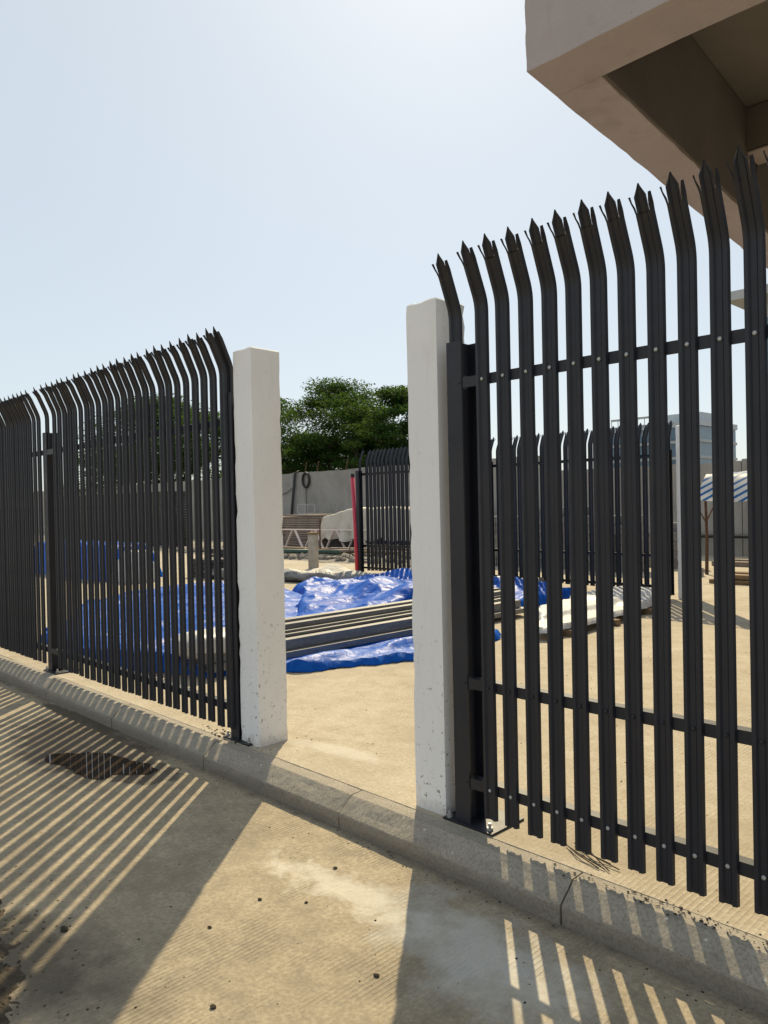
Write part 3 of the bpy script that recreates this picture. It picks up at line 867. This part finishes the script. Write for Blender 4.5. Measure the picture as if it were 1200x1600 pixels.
# red pipe leaning on the rear post
RP = thing('red_pipe', 'tall red pipe leaning upright against the end post of the rear fence', 'pipe')
MB().tube([(-12.02, 10.90, .01), (-12.06, 10.92, .9), (-12.19, 10.98, 2.10)], .044, 14).build('barrel', 'red', RP, smooth=True)
MB().tube([(-12.193, 10.983, 2.105), (-12.20, 10.99, 2.18)], .044, 14).build('collar', 'rubber', RP, smooth=True)

# ------------------------------------------------------------------ far side of the yard
# strip of rubble
b = MB(); nx, ny = 150, 26; X0, X1, Y0, Y1 = -30, -12.6, 12.9, 19.6
def rub_h(x, y):
    e = min(1, max(0, (y-12.9-.35*fbm(x, 0, 0, .8, 3))/.5)); return e*(.05+.10*max(0, fbm(x, y, 4, 1.4, 4)))-.006
b.add([(X0+(X1-X0)*i/nx, Y0+(Y1-Y0)*j/ny, rub_h(X0+(X1-X0)*i/nx, Y0+(Y1-Y0)*j/ny)) for j in range(ny+1) for i in range(nx+1)],
      [(j*(nx+1)+i, j*(nx+1)+i+1, (j+1)*(nx+1)+i+1, (j+1)*(nx+1)+i) for j in range(ny) for i in range(nx)])
for _ in range(500):
    x = rr.uniform(-24, -13); y = 13.2+abs(rr.gauss(0, .9)); lump(b, x, y, rub_h(x, y)-.01, rr.choice((.03, .05, .07, .11)), rr, .8)
tag(b.build('rubble', 'rubble'), kind='stuff')

def stack_of_boards(x0, y0, ncol, nrow, w, dpt, t_, label, mat, rowgap=.012, seed=0, colgap=.04, name='board_stack', part='board', cat='board stack', group=None):
    q = random.Random(seed); T = thing(name, label, cat, (x0, y0, 0), 0, group)
    me = MB().box(0, w, 0, dpt, 0, t_).mesh(part, mat)
    for s in range(ncol):
        for k in range(nrow):
            link(part, me, T, (s*(w+colgap)+q.uniform(-.03, .03), q.uniform(-.03, .03), .06+k*(t_+rowgap)), q.uniform(-.012, .012))
    return T
stack_of_boards(-22.1, 16.6, 1, 15, 1.95, 1.2, .062, 'brown weathered board stack left of the cream sheeted mound', 'board', .016, 1)
stack_of_boards(-24.35, 16.8, 1, 14, 2.05, 1.2, .062, 'board stack half hidden by the left pillar, near the wall', 'board', .016, 2)
stack_of_boards(-26.4, 16.8, 1, 13, 2.05, 1.2, .062, 'leftmost brown board stack behind the long fence', 'board', .016, 3)
stack_of_boards(-36.2, 14.2, 4, 21, 2.35, 1.2, .09, 'dark shuttering panels piled high behind the left fence', 'dark_panel', .012, 4, name='panel_stack', part='panel', cat='panel stack')
# small crate on the boards
CR = thing('wire_crate', 'small grey wire crate standing on top of the brown boards', 'crate', (-21.75, 16.9, 1.235))
fb = MB()
for a in (0, .55):
    for c in (0, .35): fb.bar((a, c, 0), (a, c, .34), .02, .02, (1, 0, 0))
for zz in (.01, .34):
    for c in (0, .35): fb.bar((0, c, zz), (.55, c, zz), .02, .02)
    for a in (0, .55): fb.bar((a, 0, zz), (a, .35, zz), .02, .02)
fb.build('frame', 'tower_grey', CR)
wb = MB()
for k in range(1, 6): wb.bar((.55*k/6, 0, .01), (.55*k/6, 0, .34), .008, .008, (1, 0, 0))
wb.build('wire_mesh', 'tower_grey', CR)

# sheeted mound
MO = thing('sheeted_mound', 'cream dust sheet draped over a stack between the boards and the red pipe', 'covered stack', (-19.75, 16.3, 0))
b = MB(); W_, D_ = 5.2, 2.2; nx, ny = 90, 44
def mound_z(x, y):
    top = 1.12+.30*min(1, x/1.6)-.10*max(0, x-3.5); return top-.05*abs(fbm(x, y, 3, 1.2, 3))
vs_ = []
for j in range(ny+1):
    for i in range(nx+1):
        u_ = i/nx; v_ = j/ny
        x = W_*u_; y = D_*v_
        ed = min(v_, 1-v_)*D_; ex = min(u_, 1-u_)*W_
        # front drape: the first quarter of the rows hangs down with folds
        if v_ < .4:
            k = 1-v_/.4
            z = mound_z(x, 0)*(1-k)+k*(.42+.16*fbm(x, 0, 9, 1.1, 3)); y = -.10*k+.07*math.sin(x*9+2*fbm(x, 0, 5, 2, 2))*k*(1+.5*k)+.06*fbm(x, z, 2, 3, 3)*k
        else:
            y = (v_-.4)/.6*D_; z = mound_z(x, y)+.03*fbm(x, y, 1, 2.5, 3)
        if ex < .12: z -= (.12-ex)*2.2
        vs_.append((x, y, z))
b.add(vs_, [(j*(nx+1)+i, j*(nx+1)+i+1, (j+1)*(nx+1)+i+1, (j+1)*(nx+1)+i) for j in range(ny) for i in range(nx)])
b.build('dust_sheet', 'cream_sheet', MO, smooth=True)
MB().box(.15, W_-.15, .15, D_-.1, 0, 1.02).build('covered_load', 'dark_panel', MO)

# pink lattice girder
LG = thing('lattice_girder', 'pale pink zigzag lattice girder standing on edge before the brown boards', 'girder', (-24.2, 15.6, 0), .10)
L_ = 9.0
MB().bar((0, 0, .72), (L_, 0, .72), .035, .035).build('top_chord', 'pink', LG)
MB().bar((0, 0, .10), (L_, 0, .10), .035, .035).build('bottom_chord', 'pink', LG)
sm = MB().bar((0, 0, .115), (.36, 0, .705), .02, .085, (0, 1, 0)).mesh('diagonal_strut', 'pink')
sm2 = MB().bar((0, 0, .705), (.36, 0, .115), .02, .085, (0, 1, 0)).mesh('diagonal_strut', 'pink')
x = .1
while x < L_-.9:
    link('diagonal_strut', sm, LG, (x, 0, 0)); link('diagonal_strut', sm2, LG, (x+.48, 0, 0)); x += .98
# thin props, pipes and timbers
def one(name, b, mat, label, cat, smooth=False, group=None):
    return tag(b.build(name, mat, smooth=smooth), label, cat, group)
one('iron_stake', MB().tube([(-16.9, 13.9, 0), (-16.92, 13.95, 1.12)], .022, 8), 'rust', 'thin rusty stake standing in the rubble before the cream sheet', 'stake')
one('iron_stake', MB().tube([(-15.0, 13.35, 0), (-15.0, 13.36, .42)], .014, 6), 'rust', 'short thin rod standing in the rubble near the red pipe', 'stake')
one('green_pipe', MB().tube([(-20.2, 13.1, .20), (-15.9, 13.75, .22)], .065, 12), 'green', 'dark green pipe lying on the rubble behind the stub post', 'pipe', True)
for k, (a, c, w, h, mat, lab) in enumerate((((-22.5, 14.9, .12), (-17.2, 15.1, .14), .22, .14, 'plank', 'thick brown timber lying below the pink girder'),
        ((-17.3, 13.9, .16), (-14.1, 15.2, .35), .14, .06, 'board', 'grey plank propped slantwise on the rubble'),
        ((-16.6, 14.6, .17), (-13.2, 14.8, .20), .24, .06, 'plank', 'orange brown plank lying flat near the rear fence end'),
        ((-17.6, 14.9, .22), (-13.2, 15.7, .24), .20, .05, 'board', 'weathered plank lying behind the slanting one'),
        ((-18.1, 14.3, .14), (-16.2, 14.6, .22), .30, .06, 'board', 'short pale plank at the end of the green pipe'))):
    one('timber_plank', MB().bar(a, c, w, h), mat, lab, 'plank', False, 'loose planks on the rubble')

# boundary wall
BW = thing('boundary_wall', 'long grey rendered wall closing the back of the yard', 'wall', (0, 20, 0))
def wall_run(x0, x1, z, name, seed, par):
    b = MB(); n = int((x1-x0)/.25); fr = []
    for i in range(n+1):
        x = x0+(x1-x0)*i/n; zt = z+.035*fbm(x, seed, 0, .9, 4)
        fr.append([(x, 0, -.2), (x, 0, zt), (x, .23, zt), (x, .23, -.2)])
    b.add([p for q in fr for p in q], [(i*4+j, i*4+(j+1) % 4, (i+1)*4+(j+1) % 4, (i+1)*4+j) for i in range(n) for j in range(4)]+[(0, 1, 2, 3), (n*4+3, n*4+2, n*4+1, n*4)])
    return b.build(name, 'wall_plaster', par)
x = -62; k = 0
while x < -13.5:
    wall_run(x, min(x+5.98, -13.5), 2.93+rnd.uniform(-.02, .02), 'wall_panel', k, BW); x += 6; k += 1
x = -13.48
while x < 26:
    wall_run(x, x+5.98, 2.42+(.06 if x > -9 else 0), 'wall_panel', k, BW); x += 6; k += 1
one('drain_pipe', MB().tube([(-26.15, 19.86, .0), (-26.0, 19.88, 1.2), (-25.72, 19.9, 2.95), (-25.65, 20.1, 3.0)], .055, 10), 'rubber', 'black hose hanging down the grey wall left of the coil', 'hose', True)
HC = thing('hose_coil', 'coiled black cable hung over the top of the grey wall', 'cable coil', (-25.05, 19.93, 2.60))
MB().tube([(.30*math.cos(a)*.72, 0, .30*math.sin(a)) for a in [2*math.pi*i/28 for i in range(29)]], .05, 8, False).build('coil', 'rubber', HC, True)
MB().tube([(0, 0, -.31), (.03, -.02, -1.4)], .016, 6).build('loose_end', 'rubber', HC, True)
one('cable', MB().tube([(-27.5, 19.95, 1.9), (-26.4, 19.95, 2.1), (-25.75, 19.95, 2.4)], .014, 6), 'rubber', 'thin slanting cable strung across the grey wall', 'cable')
one('wall_pipe', MB().tube([(-13, 19.8, .52), (8, 19.8, .50)], .05, 10), 'rubber', 'thin dark pipe running along the foot of the wall at the right', 'pipe', True)
for xx, lab in ((-25.3, 'bent starter bar on the grey wall top, right above the cable coil'), (-24.5, 'second starter bar from the left on the grey wall top'),
                (-22.7, 'starter bar on the grey wall top nearest the red pipe')):
    one('wall_rod', MB().tube([(xx, 20.1, 2.9), (xx+.12, 20.1, 3.35)], .02, 6), 'rust', lab, 'rod', False, 'starter bars on the wall')

# block stacks behind the rear fence
BLK = MB().box(0, .39, 0, .19, 0, .188).mesh('block', 'block')
def block_stack(x0, y0, nc, nd, nr, label, seed):
    q = random.Random(seed); T = thing('block_stack', label, 'block stack', (x0, y0, 0), 0, 'stacks of grey blocks')
    for r_ in range(nr):
        for c_ in range(nc):
            for d_ in range(nd):
                if r_ == nr-1 and q.random() < .25: continue
                link('block', BLK, T, (c_*.405+q.uniform(-.008, .008), d_*.205+q.uniform(-.012, .012), r_*.196))
block_stack(-11.4, 14.4, 3, 3, 6, 'left stack of grey concrete blocks behind the rear fence', 1)
block_stack(-10.05, 14.5, 3, 3, 7, 'second stack of grey blocks from the left behind the rear fence', 2)
block_stack(-8.75, 14.4, 3, 3, 6, 'third stack of grey blocks, left of the striped shelter', 3)
block_stack(-7.9, 15.8, 2, 3, 5, 'small block stack set back next to the striped shelter', 4)
# blue sheeted stack behind the left fence
BS = thing('sheeted_stack', 'low stack under blue and white sheets behind the left fence', 'covered stack', (-20.0, 6.9, 0))
def drape(x0, x1, y0, y1, h, mat, seed, name):
    b = MB(); nx, ny = 60, 30
    for j in range(ny+1):
        for i in range(nx+1):
            x = x0+(x1-x0)*i/nx; y = y0+(y1-y0)*j/ny
            e = min(x-x0, x1-x, y-y0, y1-y); k = min(1, e/.22)
            b.v.append((x+.06*fbm(x, y, seed, 4, 3)*(1-k), y+.06*fbm(y, x, seed, 4, 3)*(1-k), (h+.06*fbm(x, y, seed, 1.6, 4))*k**.6+.006))
    b.f = [(j*(nx+1)+i, j*(nx+1)+i+1, (j+1)*(nx+1)+i+1, (j+1)*(nx+1)+i) for j in range(ny) for i in range(nx)]
    return b.build(name, mat, BS, smooth=True)
drape(0, 4.4, 0, 1.4, .74, 'tarp', 3, 'blue_sheet'); drape(4.42, 5.3, .2, .9, .66, 'plastic_white', 4, 'white_sheet')

for k, (x0, y0, w, h, mat, lab) in enumerate(((-15.0, 8.6, .9, .42, 'dark_panel', 'dark low crate beside the white end of the sheeted stack'),
        (-13.6, 8.9, .7, .36, 'cream_sheet', 'pale cement bag pile behind the tarpaulin, seen through the left fence'), (-15.9, 9.7, 1.0, .55, 'dark_panel', 'dark box set back between the pale bags and the white sheet'))):
    bb = MB(); n_ = 4 if mat == 'dark_panel' else 5
    T_ = thing('dark_crate' if mat == 'dark_panel' else 'bag_pile', lab, 'crate' if mat == 'dark_panel' else 'bag pile', (x0, y0, 0))
    for q_ in range(n_):
        MB().box(rnd.uniform(0, .03), w+rnd.uniform(-.03, 0), rnd.uniform(0, .03), .6, .004+h*q_/n_, h*(q_+1)/n_-.012).build('slat' if mat == 'dark_panel' else 'bag', mat, T_, bevel=.012 if mat == 'dark_panel' else .03)
# striped shelter
SH = thing('striped_shelter', 'blue and white striped sheet shelter on rough poles at the right', 'shelter', (-6.45, 14.9, 0))
b = MB(); nx, ny = 50, 20
for j in range(ny+1):
    for i in range(nx+1):
        x = 5.2*i/nx; y = 3.0*j/ny
        yy = 3.0*(j/ny)**1.6; b.v.append((x+.05*yy, yy, 1.45+.50*min(1, yy/.42)**.8+.16*yy/3.0-.03*math.sin(math.pi*((x % 1.3)/1.3))*(1-j/ny)+.015*fbm(x, y, 0, 2, 3)))
b.f = [(j*(nx+1)+i, j*(nx+1)+i+1, (j+1)*(nx+1)+i+1, (j+1)*(nx+1)+i) for j in range(ny) for i in range(nx)]
b.build('striped_sheet', 'stripes', SH, smooth=True)
for x, y, h in ((.17, .03, 1.44), (2.6, .03, 1.42), (5.0, .03, 1.44), (.17, 2.95, 2.05), (5.0, 2.95, 2.05)):
    pb = MB().tube([(x, y, 0), (x+.015, y, h*.5), (x, y, h)], [.035, .03, .026], 8).build('pole', 'rust', SH)
    if y < 1 and x < 1:
        MB().tube([(x, y, h-.42), (x-.16, y, h-.12)], .014, 6).build('prop', 'rust', pb)
        MB().tube([(x, y, h-.42), (x+.2, y, h-.02)], .014, 6).build('prop', 'rust', pb)
one('concrete_footing', MB().box(-6.45, -6.2, 14.35, 14.6, 0, .16), 'grey_concrete', 'small concrete footing block at the shelter pole', 'footing')
for k, (x0, x1, y, z) in enumerate(((-5.6, -4.2, 13.4, .0), (-5.5, -4.3, 13.45, .09), (-6.1, -3.9, 14.9, .0), (-7.0, -3.2, 16.9, .0), (-7.2, -3.0, 17.6, .0))):
    one('timber_plank', MB().box(x0, x1, y, y+.22, z+.002, z+.075+.03*(k > 2)), 'plank' if k < 3 else 'board',
        ('bottom plank of the pair lying near the striped shelter', 'upper plank of the pair lying near the striped shelter', 'long plank lying at the foot of the shelter pole', 'grey plank lying in the shade of the striped shelter', 'rearmost grey plank under the striped shelter')[k], 'plank', False, 'planks by the shelter')

# ------------------------------------------------------------------ trees beyond the wall
def tree(name, x, y, h, w, label, seed, nleaf, lo=.32, leaf=.21):
    q = random.Random(seed); T = thing(name, label, 'tree', (x, y, -.4), 0, 'trees beyond the wall')
    tb = MB(); tips = []
    top = Vector((0, 0, h*.34))
    tb.tube([(0, 0, -.1), (.06, .03, h*.17), top], [h*.030, h*.024, h*.020], 10)
    nl = 9
    for i in range(nl):
        a = 2*math.pi*i/nl+q.uniform(-.3, .3); el = q.uniform(.35, 1.25)
        L = q.uniform(.38, .62); p0 = Vector((0, 0, h*q.uniform(.22, .36)))
        e = Vector((math.cos(a)*math.cos(el)*w*.62*L*1.6, math.sin(a)*math.cos(el)*w*.62*L*1.6, h*.30+math.sin(el)*h*.36))
        mdl = p0.lerp(e, .5)+Vector((0, 0, h*.05))
        tb.tube([p0, mdl, e], [h*.014, h*.009, h*.004], 6); tips += [mdl, e]
        for k in range(4):
            s_ = mdl.lerp(e, q.uniform(0, 1)); e2 = s_+Vector((q.uniform(-1, 1)*w*.17, q.uniform(-1, 1)*w*.17, q.uniform(-.02, .16)*h))
            tb.tube([s_, (s_+e2)/2+Vector((0, 0, .05*h*.4)), e2], [h*.006, h*.004, h*.002], 5); tips.append(e2)
    tb.build('trunk', 'bark', T, smooth=True)
    # clumps: umbrella-like sprays of small leaves around points in a domed volume
    cb = MB(); clumps = []
    while len(clumps) < 210:
        a = q.uniform(0, 2*math.pi); rr_ = math.sqrt(q.random()); z = q.uniform(lo, 1)
        dome = math.sqrt(max(0, 1-((z-lo*.9)/(1.0-lo*.9))**2.2))*.95+.05
        c = Vector((math.cos(a)*rr_*w/2*dome, math.sin(a)*rr_*w/2*dome, z*h*.97))
        if noise.noise(Vector((c.x*.32+seed, c.y*.32, c.z*.45))) < -.15 and q.random() < .85: continue
        if rr_ < .4 and z < .5 and q.random() < .35: continue
        clumps.append((c, q.uniform(.55, 1.15)*w*.085))
    for t_ in tips: clumps.append((t_, q.uniform(.5, .9)*w*.08))
    per = nleaf//len(clumps)
    for c, s_ in clumps:
        for _ in range(per):
            v = Vector((q.gauss(0, 1), q.gauss(0, 1), q.gauss(0, 1))); v.normalize(); v *= q.random()**.45
            p = c+Vector((v.x*s_*1.35, v.y*s_*1.35, v.z*s_*.55))
            n_ = Vector((q.gauss(0, .6), q.gauss(0, .6), 1)).normalized(); a = n_.cross(Vector((q.uniform(-1, 1), q.uniform(-1, 1), .1))).normalized(); b2 = n_.cross(a)
            l = leaf*q.uniform(.6, 1.25); wd = l*.42
            cb.add([p-a*l/2, p+b2*wd/2, p+a*l/2-n_*l*.12, p-b2*wd/2], [(0, 1, 2, 3)])
    me = bpy.data.meshes.new('crown'); me.from_pydata(cb.v, [], cb.f); me.materials.append(MATS['leaf'])
    link('crown', me, T)
    return T
tree('broadleaf_tree', -33.6, 28.5, 9.0, 12.0, 'spreading green tree framed between the two near white pillars', 11, 70000, lo=.20)
tree('broadleaf_tree', -27.2, 28.0, 8.0, 7.5, 'smaller green tree right of the spreading one, above the rear fence', 12, 34000, lo=.24)
tree('broadleaf_tree', -44.6, 24.5, 9.0, 13.0, 'dark wide tree showing through the pales of the left fence', 13, 60000, lo=.3, leaf=.23)
tree('broadleaf_tree', -38.5, 31, 6.6, 8.5, 'lower dark tree behind the left pillar', 14, 30000, lo=.2)

# ------------------------------------------------------------------ far buildings
GB = thing('glass_office', 'far off office block with bands of blue glass', 'building', (-84, 150, -.4), 0)
W_, D_ = 20, 18
fl = 5; fh = 3.25
for k in range(fl):
    MB().box(-.3, W_+.3, -.3, D_, k*fh, k*fh+.55).build('floor_band', 'tower_grey', GB)
    pn = MB().box(0, W_, 0, D_, k*fh+.55, (k+1)*fh).build('glazing', 'glass', GB)
    fm = MB()
    for i in range(11): fm.box(i*2-.04, i*2+.04, -.08, 0, k*fh+.55, (k+1)*fh)
    fm.build('mullions', 'tower_grey', pn)
MB().box(-.4, W_+.4, -.4, D_, fl*fh, fl*fh+1.1).build('parapet', 'clad_light', GB)
MB().box(12, 19, 3, 10, fl*fh+1.1, fl*fh+3.0).build('roof_house', 'clad_light', GB)
rb = MB()
for i in range(9): rb.bar((1+i*1.5, 0, fl*fh+1.1), (1+i*1.5, 0, fl*fh+2.6), .12, .12, (1, 0, 0))
rb.bar((1, 0, fl*fh+2.6), (13, 0, fl*fh+2.6), .5, .4); rb.build('roof_frame', 'tower_grey', GB)
BB = thing('blue_clad_hall', 'hall with pale overhanging eave and blue cladding at the right edge', 'building', (-10.6, 30, -.4))
hz = 9.45
MB().box(.0, 16, 0, 10, 0, hz-.9).build('wall', 'clad', BB)
wb = MB()
for i in range(11): wb.box(-.02, 16, -.03, .0, .5+i*.75, .53+i*.75)
wb.build('cladding_joint', 'clad_light', BB)
MB().box(-.75, 16.5, -1.0, 10.5, hz-.28, hz+.05).build('eave', 'tower_grey', BB)
MB().box(.02, 16, .02, 10, hz-.9, hz-.28).build('upper_band', 'clad_light', BB)
